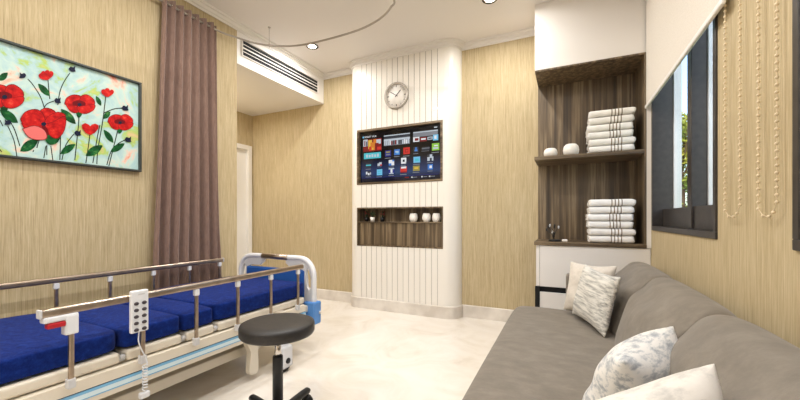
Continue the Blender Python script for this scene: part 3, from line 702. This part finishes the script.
# dark ornament on the lower shelf
p = onY(554, 239, YU+.09)
t = thing('table_ornament', 'small dark ornament of thin stems on the lower shelf', 'ornament', (p.x, YU+.09, ZL))
bm = bmesh.new(); lathe(bm, [(.01, .001), (.045, .001), (.052, .012), (.044, .014), (.02, .008)], (p.x+.005, YU+.09, ZL), 'z', 24); obj('dish', bm, BLACK, t)
bm = bmesh.new(); bf = bmesh.new(); r = random.Random(5)
for k in range(9):
    tx, tz = r.uniform(-.06, .04), r.uniform(.05, .13); q0 = Vector((p.x, YU+.09, ZL+.008)); q2 = q0+Vector((tx, r.uniform(-.03, .03), tz)); q1 = q0+Vector((tx*.3, 0, tz*.6))
    tube(bm, smooth_path([q0, q1, q2], 4), .002, 6)
    s = bmesh.new(); bmesh.ops.create_icosphere(s, subdivisions=1, radius=.011); M = Matrix.Translation(q2) @ Matrix.Diagonal((.7, .6, 1.4, 1))
    if k in (1, 4, 6): bf = bmesh.new(); merge(bf, s, 0, M); obj('pale_bud', bf, BEDGREY, t)
    else: merge(bm, s, 0, M)
obj('stems', bm, BLACK, t)
p = onY(564.8, 239, YU+.07); bm = bmesh.new(); rbox(bm, (p.x-.021, YU+.058, ZL), (p.x+.021, YU+.088, ZL+.02), .008); tag(obj('soap_bar', bm, CERAMIC), 'small white block beside the dark ornament on the lower shelf', 'ornament')  # small white block standing for a stone beside the dish

# ------------------------------------------------------------------ hospital bed
XN, XFAR = -1.70, -2.56
bed = thing('hospital_bed', 'white adjustable hospital bed with steel side rails along the left wall', 'hospital bed', (-2.13, 1.0, 0))
bm = bmesh.new()
prof = [(.366, 0), (.352, .012), (.325, .012), (.322, .006), (.318, .012)]
def side_panel(x, s):
    bm = bmesh.new(); y0, y1 = -.05, 2.0
    box(bm, (min(x, x-s*.035), y0, .322), (max(x, x-s*.035), y1, .366), 0)
    box(bm, (min(x-s*.004, x-s*.035), y0, .318), (max(x-s*.004, x-s*.035), y1, .322), 3)
    box(bm, (min(x+s*.002, x-s*.035), y0, .307), (max(x+s*.002, x-s*.035), y1, .318), 1)
    box(bm, (min(x+s*.002, x-s*.035), y0, .289), (max(x+s*.002, x-s*.035), y1, .307), 2)
    box(bm, (min(x+s*.002, x-s*.035), y0, .284), (max(x+s*.002, x-s*.035), y1, .289), 1)
    box(bm, (min(x, x-s*.035), y0, .262), (max(x, x-s*.035), y1, .284), 0)
    return obj('side_panel', bm, [BEDCREAM, STRIPEBLUE, STRIPEPALE, BUTTON], bed)
side_panel(XN-.012, 1); side_panel(XFAR+.012, -1)
hinge = [0.0, .855, 1.122, 1.300, 2.03]
for k in range(4):
    y0, y1 = hinge[k]+.012, hinge[k+1]-.012
    bm = bmesh.new(); rbox(bm, (XFAR+.04, y0, .372), (XN-.034, y1, .418), .012); obj('platform_section', bm, BEDCREAM, bed)
for k in (1, 2, 3):
    y = hinge[k]; bm = bmesh.new(); box(bm, (XFAR+.06, y-.011, .376), (XN-.05, y+.011, .395))
    lathe(bm, [(.002, XN-.052), (.010, XN-.052), (.010, XN-.038), (.002, XN-.038)], (0, y, .395), 'x', 12); obj('hinge', bm, BEDGREY, bed)
# under frame
bm = bmesh.new()
for x in (-1.87, -2.39): rbox(bm, (x-.03, .0, .13), (x+.03, 1.72, .185), .006)
for y in (.1, 1.6): rbox(bm, (-2.39, y-.03, .13), (-1.87, y+.03, .18), .006)
obj('base_frame', bm, BEDCREAM, bed)
def lift(y):
    for s, x in ((1, XN-.05), (-1, XFAR+.05)):
        bm = bmesh.new()
        P = [(y-.07, .30), (y+.06, .30), (y+.05, .22), (y+.035, .18), (y+.04, .05), (y+.025, .035), (y-.02, .04), (y-.03, .06), (y-.02, .18), (y-.05, .24)]
        fa = [bm.verts.new((x-.02, a_, b_)) for a_, b_ in P]; fb = [bm.verts.new((x+.02, a_, b_)) for a_, b_ in P]
        bm.faces.new(fa); bm.faces.new(fb)
        for i in range(len(P)): j = (i+1) % len(P); bm.faces.new((fa[i], fa[j], fb[j], fb[i]))
        obj('leg', bm, BEDCREAM, bed, bevel=.005)
lift(1.55); lift(.15)
def caster(x, y):
    bm = bmesh.new(); lathe(bm, [(.01, -.018), (.05, -.018), (.055, -.01), (.055, .01), (.05, .018), (.01, .018)], (x, y, .055), 'x', 28); w = obj('caster', bm, BLACK, bed)
    bm = bmesh.new(); rbox(bm, (x+.019, y-.045, .03), (x+.034, y+.045, .17), .012); lathe(bm, [(.002, .030), (.018, .030), (.018, .040), (.002, .040)], (x, y, .075), 'x', 20, mi=1); obj('caster_cover', bm, [BEDWHITE, BLACK], w)
    bm = bmesh.new(); rbox(bm, (x-.05, y-.04, .115), (x+.019, y+.04, .2), .012); obj('caster_fork', bm, BEDWHITE, w)
for x, y in ((-1.66, 1.73), (-2.46, 1.73), (-1.66, .0), (-2.46, .0)): caster(x, y)
bm = bmesh.new(); rbox(bm, (-2.42, 1.66, .19), (-1.68, 1.72, .23), .01); rbox(bm, (-2.3, 1.2, .24), (-1.95, 2.0, .28), .01); obj('lifting_crossbar', bm, BEDCREAM, bed)
# end boards (foot end by the alcove, head end out of the picture)
def endboard(y, name):
    root = None
    x0, x1_ = -2.495, -1.685; r = .13; zt = .712; tb = .020
    P = [(x1_-tb, y, .23)]+[(x1_-tb, y, .4)]+[(x1_-tb-r+r*math.cos(a_), y, zt-tb-r+r*math.sin(a_)) for a_ in [PI/2*k/8 for k in range(9)]]
    P += [(x0+tb+r+r*math.cos(a_), y, zt-tb-r+r*math.sin(a_)) for a_ in [PI/2+PI/2*k/8 for k in range(9)]]+[(x0+tb, y, .4), (x0+tb, y, .23)]
    bm = bmesh.new(); tube(bm, P, tb, 12); root = obj(name, bm, BEDWHITE, bed)
    xm = (x0+x1_)/2
    for s in (-1, 1):  # inner grip panels with a slot
        cu = bpy.data.curves.new('c', 'CURVE'); cu.dimensions = '2D'; cu.fill_mode = 'BOTH'; cu.extrude = .009; cu.bevel_depth = .003
        xa, xb = .17, .38
        def spl(pts):
            sp_ = cu.splines.new('POLY'); sp_.points.add(len(pts)-1); sp_.use_cyclic_u = True
            for q_, (a_, b_) in zip(sp_.points, pts): q_.co = (a_, b_, 0, 1)
        spl([(.12, .685), (.28, .685), (.33, .665), (.37, .62), (.385, .56), (.385, .35), (.30, .35), (.30, .60), (.255, .62), (.16, .62), (.12, .65)])
        spl([(.315, .59), (.33, .63), (.35, .60), (.365, .55), (.365, .47), (.345, .45), (.325, .48)])
        to = bpy.data.objects.new('c', cu); C.objects.link(to); bpy.context.view_layer.update(); me = bpy.data.meshes.new_from_object(to); bpy.data.objects.remove(to)
        bm = bmesh.new(); bm.from_mesh(me)
        for v in bm.verts: v.co = Vector((xm+s*v.co.x, y+v.co.z, v.co.y))
        obj('grip_panel', bm, BEDGREY, root)
    bm = bmesh.new(); tube(bm, [(xm-.135, y-.002, zt-tb), (xm+.135, y-.002, zt-tb)], tb+.0025, 14); obj('steel_handle', bm, STEEL, root)
    bm = bmesh.new(); rbox(bm, (xm-.31, y-.016, .30), (xm+.31, y+.014, .605), .014); obj('blue_panel', bm, BLUEPANEL, root)
    return root
endboard(2.085, 'footboard'); endboard(-.07, 'headboard')
for x in (-1.70, -2.48):
    for y in (2.10, -.085):
        bm = bmesh.new(); rbox(bm, (x-.075, y-.055, .205), (x+.028, y+.035, .374), .014); bq = obj('corner_bumper', bm, BLUEPL, bed)
        bm = bmesh.new(); lathe(bm, [(.002, 0), (.012, 0), (.012, .006), (.002, .006)], (x+.03, y+.01, .29), 'x', 12); obj('bumper_bolt', bm, BEDGREY, bq)
for y0, y1 in ((2.0, 2.085), (-.07, -.02)):
    bm = bmesh.new(); rbox(bm, (-2.45, y0, .30), (-1.73, y1, .35), .01); obj('end_crossbar', bm, BEDCREAM, bed)
# side rails
def rail(x, y0, y1, posts, near):
    s = 1 if near else -1
    bm = bmesh.new(); rbox(bm, (x-.014, y0, .638), (x+.014, y1, .670), .009, 3); root = obj('side_rail', bm, STEEL, bed)
    for i, y in enumerate(posts):
        bm = bmesh.new(); rbox(bm, (x-.007, y-.0085, .372), (x+.007, y+.0085, .62), .004, 2); obj('rail_post', bm, STEEL, root)
        bm = bmesh.new(); rbox(bm, (x-.011, y-.0125, .604), (x+.011, y+.0125, .638), .005, 2); obj('post_cap', bm, BEDWHITE, root)
        bm = bmesh.new(); rbox(bm, (x-.016, y-.013, .352), (x+.010, y+.013, .39), .004, 2); obj('post_foot', bm, BEDGREY, root)
    for y in (y0, y1):
        bm = bmesh.new(); rbox(bm, (x-.0155, y-.005, .637), (x+.0155, y+.005, .671), .005, 2); obj('end_cap', bm, BEDGREY, root)
    if near:
        y = posts[0]; bm = bmesh.new(); rbox(bm, (x-.018, y-.084, .618), (x+.018, y+.018, .640), .006, 2); rbox(bm, (x-.019, y-.024, .560), (x+.019, y+.018, .636), .006, 2); rb = obj('latch_housing', bm, BEDWHITE, root)
        bm = bmesh.new(); rbox(bm, (x-.006, y-.074, .597), (x+.021, y-.021, .617), .005, 2); obj('release_lever', bm, RED, rb)
rail(XN, .573, 1.955, [.662+.249*k for k in range(6)], True)
rail(XFAR, .3, 1.975, [.425+.2535*k for k in range(7)], False)
# mattress
mt = thing('mattress', 'royal blue hospital mattress in four sections on the bed', 'mattress', (-2.13, 1.0, .418))
def cushion_block(lo, hi, r, seed, puff=.012):
    t_ = bmesh.new(); box(t_, lo, hi); bmesh.ops.subdivide_edges(t_, edges=t_.edges[:], cuts=7, use_grid_fill=True)
    cx = [(a_+b_)/2 for a_, b_ in zip(lo, hi)]; hf = [(b_-a_)/2 for a_, b_ in zip(lo, hi)]
    for v in t_.verts:
        d = [abs(v.co[i]-cx[i])/hf[i] for i in range(3)]
        # round the edges
        q_ = [max(0, abs(v.co[i]-cx[i])-(hf[i]-r)) for i in range(3)]; L = math.sqrt(sum(x*x for x in q_))
        if L > r:
            for i in range(3):
                if q_[i] > 0: v.co[i] = cx[i]+math.copysign(hf[i]-r+q_[i]*r/L, v.co[i]-cx[i])
        w = puff*(1-d[0]**2)*(1-d[1]**2)
        v.co.z += w*(1 if v.co.z > cx[2] else 0)+.002*math.sin(17*v.co.x+seed)*math.sin(13*v.co.y+seed)*(1 if v.co.z > cx[2] else 0)
    return t_
for k in range(4):
    bm = cushion_block((XFAR+.055, hinge[k]-.004, .4185), (XN-.044, hinge[k+1]+.004-(.004 if k < 3 else -.02), .516+(.012 if k == 3 else 0)), .022, k*2.1, .007); obj('mattress_section', bm, MATTRESS, mt, sub=2, smooth=True)
# bed remote hung on the near rail
ry = onX(138.2, 310, XN+.028).y
t = thing('bed_remote', 'white bed remote control hanging on the near side rail', 'remote control', (XN+.028, ry, .50))
RW, rz0, rz1, rx = .034, .508, .688, XN+.024
bm = bmesh.new(); rbox(bm, (rx, ry-RW, rz0), (rx+.020, ry+RW, rz1), .005, 3); obj('remote_body', bm, BEDWHITE, t)
for i in range(5):
    for s in (-1, 1):
        bm = bmesh.new(); z = rz1-.055-.028*i; lathe(bm, [(.001, .0), (.0095, .0), (.0085, .004), (.001, .005)], (rx+.020, ry+s*.0155, z), 'x', 16)
        for v in bm.verts: v.co.z = z+(v.co.z-z)*.8
        obj('button', bm, BUTTON, t)
bm = bmesh.new(); box(bm, (rx+.0201, ry-.008, rz1-.020), (rx+.0206, ry+.018, rz1-.014)); obj('label_strip', bm, BEDGREY, t)
bm = bmesh.new(); rbox(bm, (rx-.008, ry-.012, rz1-.035), (rx+.001, ry+.012, rz1-.006), .002, 2); rbox(bm, (rx-.034, ry-.012, rz1-.012), (rx+.001, ry+.012, rz1-.006), .002, 2); obj('hook', bm, BEDWHITE, t)
bm = bmesh.new(); P = smooth_path([(rx+.01, ry, rz0), (rx+.014, ry-.004, .47), (rx+.012, ry+.008, .43), (rx+.004, ry+.03, .385), (rx+.006, ry+.035, .36)], 5)
cx_, cy_ = rx+.006, ry+.026
for k in range(10*9):
    a_ = 2*PI*k/10; P.append(Vector((cx_+.009*math.cos(a_), cy_+.009*math.sin(a_), .355-.11*k/90)))
P.append(Vector((cx_, cy_, .235))); tube(bm, P, .0028, 6); obj('coiled_cord', bm, BEDWHITE, t)
bm = bmesh.new(); rbox(bm, (cx_-.012, cy_-.022, .212), (cx_+.012, cy_+.016, .238), .005, 2); obj('cord_plug', bm, BEDWHITE, t)

# ------------------------------------------------------------------ stool
sc0 = onZ(277.8, 321.6, .512); sx, sy = sc0.x, sc0.y
t = thing('swivel_stool', 'round black vinyl swivel stool beside the bed', 'stool', (sx, sy, 0))
R = .169
bm = bmesh.new(); lathe(bm, [(.02, .452), (R-.03, .452), (R-.006, .457), (R, .466), (R, .498), (R-.004, .507), (R-.016, .512), (R-.06, .514), (.02, .515)], (sx, sy, 0), 'z', 64); obj('seat', bm, LEATHER, t)
bm = bmesh.new(); lathe(bm, [(.003, .437), (.09, .437), (.09, .453), (.003, .453)], (sx, sy, 0), 'z', 24); obj('seat_plate', bm, BLACK, t)
bm = bmesh.new(); lathe(bm, [(.002, .32), (.0145, .32), (.0145, .44), (.002, .44)], (sx, sy, 0), 'z', 24); obj('gas_lift', bm, CHROME, t)
bm = bmesh.new(); lathe(bm, [(.002, .08), (.0235, .05), (.0235, .345), (.022, .352), (.002, .352)], (sx, sy, 0), 'z', 24); obj('column_sleeve', bm, BLACK, t)
a0 = math.radians(95)
for k in range(5):
    a_ = a0+2*PI*k/5; dx, dy = math.cos(a_), math.sin(a_)
    bm = bmesh.new(); P = [(sx+dx*r_, sy+dy*r_, z_) for r_, z_ in ((.01, .075), (.10, .077), (.19, .081), (.23, .080), (.245, .076))]; tube(bm, P, [.022, .021, .019, .018, .012], 12); lg = obj('leg', bm, BLACK, t)
    cx_, cy_ = sx+dx*.232, sy+dy*.232
    bm = bmesh.new(); M = Matrix.Translation((cx_, cy_, .028)) @ Matrix.Rotation(a_+.9, 4, 'Z')
    for s in (-1, 1):
        w = bmesh.new(); lathe(w, [(.004, s*.006), (.027, s*.006), (.028, s*.010), (.025, s*.020), (.004, s*.022)], (0, 0, 0), 'x', 20); merge(bm, w, 0, M)
    w = bmesh.new(); tube(w, [(0, 0, .0), (0, .0, .03), (0, 0, .062)], .006, 8); merge(bm, w, 0, M)
    obj('caster', bm, BLACK, lg)

# ------------------------------------------------------------------ sofa
sf = thing('sofa', 'long taupe suede sofa under the windows on the right', 'sofa', (.15, 1.3, 0))
SX0, SY0, SY1, SZ = -.338, .30, 2.73, .370
B('seat_base', (SX0+.03, SY0+.01, .07), (XR-.012, SY1-.01, .21), SOFA, sf, bevel=.02)
bm = cushion_block((SX0, SY0, .212), (.36, SY1-.005, SZ-.004), .022, 1.3, .006); obj('seat_cushion', bm, SOFA, sf, sub=2, smooth=True)
def back_cushion(y0, y1, seed):
    bm = bmesh.new(); n = 10
    t_ = bmesh.new(); box(t_, (0, 0, 0), (1, 1, 1)); bmesh.ops.subdivide_edges(t_, edges=t_.edges[:], cuts=9, use_grid_fill=True)
    for v in t_.verts:
        a_, s, k = v.co      # depth, along, height 0..1
        ed = 1-abs(2*s-1)**5; tp_ = 1-abs(2*k-1)**6
        xf = .225+.125*k-.030*math.sin(PI*k)*ed - .012*ed       # front face, leaning back
        xb = .44+.085*k
        x = xf+(xb-xf)*a_
        ee = .016*(1-ed)
        x = x+(ee if a_ < .5 else -ee)*abs(2*a_-1)
        z = .355+(.714-.355)*k
        if k > .7: z -= .050*((abs(2*a_-1))**2.5)*((k-.7)/.3) + .010*(1-ed)*((k-.7)/.3)
        y = y0+(y1-y0)*s - (s-.5)*.02*(1-tp_) 
        wr = .004*math.sin(14*s+9*k+seed)*(1-a_)
        v.co = Vector((x-wr, y, z))
    merge(bm, t_)
    return obj('back_cushion', bm, SOFA, sf, sub=2, smooth=True)
back_cushion(2.165, 2.84, .3); back_cushion(1.425, 2.16, 1.9); back_cushion(.685, 1.42, 3.1); back_cushion(.31, .68, 4.0)
B('back_frame', (.50, SY0, .07), (XR-.012, SY1+.11, .62), SOFA, sf, bevel=.03)
B('arm', (.0, SY1-.002, .07), (.49, SY1+.10, .60), SOFA, sf, bevel=.02)
B('arm', (.0, SY0-.12, .07), (XR-.012, SY0-.002, .60), SOFA, sf, bevel=.02)
for x in (SX0+.08, XR-.08):
    for y in (SY0+.06, SY1-.08):
        bm = bmesh.new(); lathe(bm, [(.002, 0), (.02, 0), (.026, .07), (.002, .07)], (x, y, 0), 'z', 16); obj('leg', bm, BLACK, sf)

# ------------------------------------------------------------------ throw pillows
def pillow(center, ax, ay, w, h, th, m, label, cat='cushion'):
    ax = Vector(ax).normalized(); az = ax.cross(Vector(ay)).normalized(); ay = az.cross(ax).normalized()
    M = Matrix((ax, ay, az)).transposed().to_4x4(); M.translation = Vector(center)
    bm = bmesh.new(); N = 24; top, bot = {}, {}
    for i in range(N+1):
        for j in range(N+1):
            a_, b_ = 2*i/N-1, 2*j/N-1
            px = a_*w/2*(1-.11*(1-b_*b_)); py = b_*h/2*(1-.11*(1-a_*a_))
            t_ = th/2*((1-a_**4)*(1-b_**4))**.75*(1+.05*math.sin(5*a_+3*b_)+.04*math.sin(9*b_+2*a_))
            edge = i in (0, N) or j in (0, N)
            top[i, j] = bm.verts.new((px, py, t_ if not edge else 0)); bot[i, j] = top[i, j] if edge else bm.verts.new((px, py, -t_))
    for i in range(N):
        for j in range(N):
            for D, fl in ((top, 0), (bot, 1)):
                vs = [D[i, j], D[i+1, j], D[i+1, j+1], D[i, j+1]]
                f = bm.faces.new(vs[::-1] if fl else vs); f.smooth = True
    me = bpy.data.meshes.new('throw_pillow'); bmesh.ops.recalc_face_normals(bm, faces=bm.faces[:]); bm.to_mesh(me); bm.free(); me.materials.append(m)
    o = bpy.data.objects.new('throw_pillow', me); C.objects.link(o); o.matrix_world = M
    md = o.modifiers.new('sub', 'SUBSURF'); md.levels = 1; md.render_levels = 1
    return tag(o, label, cat, 'throw pillows on the sofa')
pillow((.130, 2.50, .552), (.74, -.60, .02), (.16, .20, 1), .33, .34, .10, CUSH_PLAIN, 'plain oatmeal throw pillow at the far end of the sofa, behind the dashed one')
pillow((.147, 2.305, .541), (.36, -.92, -.04), (.20, .12, 1), .42, .34, .10, CUSH_DASH, 'throw pillow with grey dashes leaning at the far end of the sofa')
pillow((.182, 1.265, .486), (.48, .87, .07), (.30, -.12, .93), .38, .34, .17, CUSH_SWIRL, 'grey and white swirl pillow on the sofa, middle of its row')
pillow((.126, .795, .530), (.734, .67, .13), (.25, .10, .96), .42, .32, .15, CUSH_FAINT, 'cream faintly patterned pillow nearest the viewer on the sofa')

# ------------------------------------------------------------------ outside
bm = bmesh.new(); box(bm, (XR+.3, -4, -.5), (16, 40, -.4)); lw = struct('ground_outside', bm, LAWN, 'green lawn outside the window')
def tree(x, y, zt, r, h, m, label, nleaf, seed, group='trees outside the window'):
    t = thing('garden_tree', label, 'tree', (x, y, -.4), group); rr = random.Random(seed)
    bm = bmesh.new(); tube(bm, [(x, y, -.4), (x+.05, y, zt-h*.6), (x, y, zt-h*.2)], [.11, .08, .03], 8)
    for k in range(7):
        an = rr.uniform(0, 2*PI); z_ = zt-h*rr.uniform(.35, .7); tube(bm, [(x+.03, y, z_), (x+math.cos(an)*r*.7, y+math.sin(an)*r*.7, z_+h*.2)], [.035, .012], 6)
    obj('trunk', bm, BARK, t)
    bm = bmesh.new()
    cl = [(Vector((x+rr.uniform(-r, r)*.65, y+rr.uniform(-r, r)*.65, zt-h*rr.uniform(.12, .92))), rr.uniform(.3, .55)*r) for _ in range(22)]
    cl += [(Vector((x, y, zt-.3*r)), .32*r)]
    for k in range(nleaf):
        c_, q_ = cl[k % len(cl)]; d = Vector((rr.gauss(0, 1), rr.gauss(0, 1), rr.gauss(0, 1))).normalized()*q_*rr.uniform(.6, 1)
        p_ = c_+d; s_ = rr.uniform(.05, .10); a_ = Vector((rr.gauss(0, 1), rr.gauss(0, 1), rr.gauss(0, 1))).normalized(); b_ = a_.orthogonal().normalized()
        bm.faces.new([bm.verts.new(p_+a_*s_), bm.verts.new(p_+b_*s_*.5), bm.verts.new(p_-a_*s_), bm.verts.new(p_-b_*s_*.5)])
    obj('leaves', bm, m, t)
pT = CAM+ray(680, 170)*10.5
tree(pT.x, pT.y, 4.15, .72, 4.0, LEAFG, 'yellow green tree outside, seen through the far window pane', 4200, 1)
pT = CAM+ray(696, 170)*24
tree(pT.x+.4, pT.y, 3.6, 2.0, 3.6, LEAFD, 'dark green tree outside behind the window mullion', 3500, 2)
pT = CAM+ray(716, 170)*15
tree(pT.x+.2, pT.y, 4.6, 1.2, 4.2, LEAFG, 'tall tree outside, seen through the near window pane', 4200, 3)
def bush(u, dist, zt, r, seed, label):
    p = CAM+ray(u, 210)*dist; rr = random.Random(seed); bm = bmesh.new()
    for k in range(2200):
        d = Vector((rr.gauss(0, 1), rr.gauss(0, 1), abs(rr.gauss(0, 1)))).normalized(); q_ = rr.uniform(.7, 1)
        p_ = Vector((p.x+d.x*r*q_, p.y+d.y*r*q_, -.4+d.z*(zt+.4)*q_)); s_ = rr.uniform(.03, .06); a_ = Vector((rr.gauss(0, 1), rr.gauss(0, 1), rr.gauss(0, 1))).normalized(); b_ = a_.orthogonal().normalized()
        bm.faces.new([bm.verts.new(p_+a_*s_), bm.verts.new(p_+b_*s_*.6), bm.verts.new(p_-a_*s_), bm.verts.new(p_-b_*s_*.6)])
    tag(obj('garden_bush', bm, LEAFD), label, 'bush', 'bushes outside the window')
bush(682, 7, 1.15, .9, 11, 'dark green bush outside under the yellow green tree')
bush(716, 9, 1.1, .8, 12, 'dark green bush outside, seen low in the near window pane')

# ------------------------------------------------------------------ world and camera
w = bpy.data.worlds.new('World'); sc.world = w; w.use_nodes = True
nt = w.node_tree; bg = nt.nodes['Background']
sky = nt.nodes.new('ShaderNodeTexSky'); sky.sky_type = 'NISHITA'; sky.sun_disc = False; sky.sun_elevation = math.radians(38); sky.sun_rotation = math.radians(200); sky.air_density = 1.0; sky.dust_density = 2.5
nt.links.new(sky.outputs[0], bg.inputs[0]); bg.inputs[1].default_value = .55
su = bpy.data.lights.new('sun', 'SUN'); su.energy = 3.2; su.angle = .02; su.color = (1, .93, .82); so = bpy.data.objects.new('sun', su); C.objects.link(so)
so.rotation_euler = (math.radians(48), 0, math.radians(-15))   # from behind the viewpoint, only the garden is lit

cd = bpy.data.cameras.new('camera'); cam = bpy.data.objects.new('camera', cd); C.objects.link(cam)
cam.location = CAM; cam.rotation_euler = (PI/2, 0, -YAW); cd.sensor_width = 36; cd.lens = F/800*36; cd.shift_y = (HY-200)/800; cd.clip_start = .02
sc.camera = cam
sc.view_settings.view_transform = 'Standard'; sc.view_settings.look = 'None'; sc.view_settings.exposure = 0.1; sc.view_settings.gamma = 1; sc.view_settings.use_curve_mapping = False
for o in bpy.data.objects:
    if '_w' in o: del o['_w']
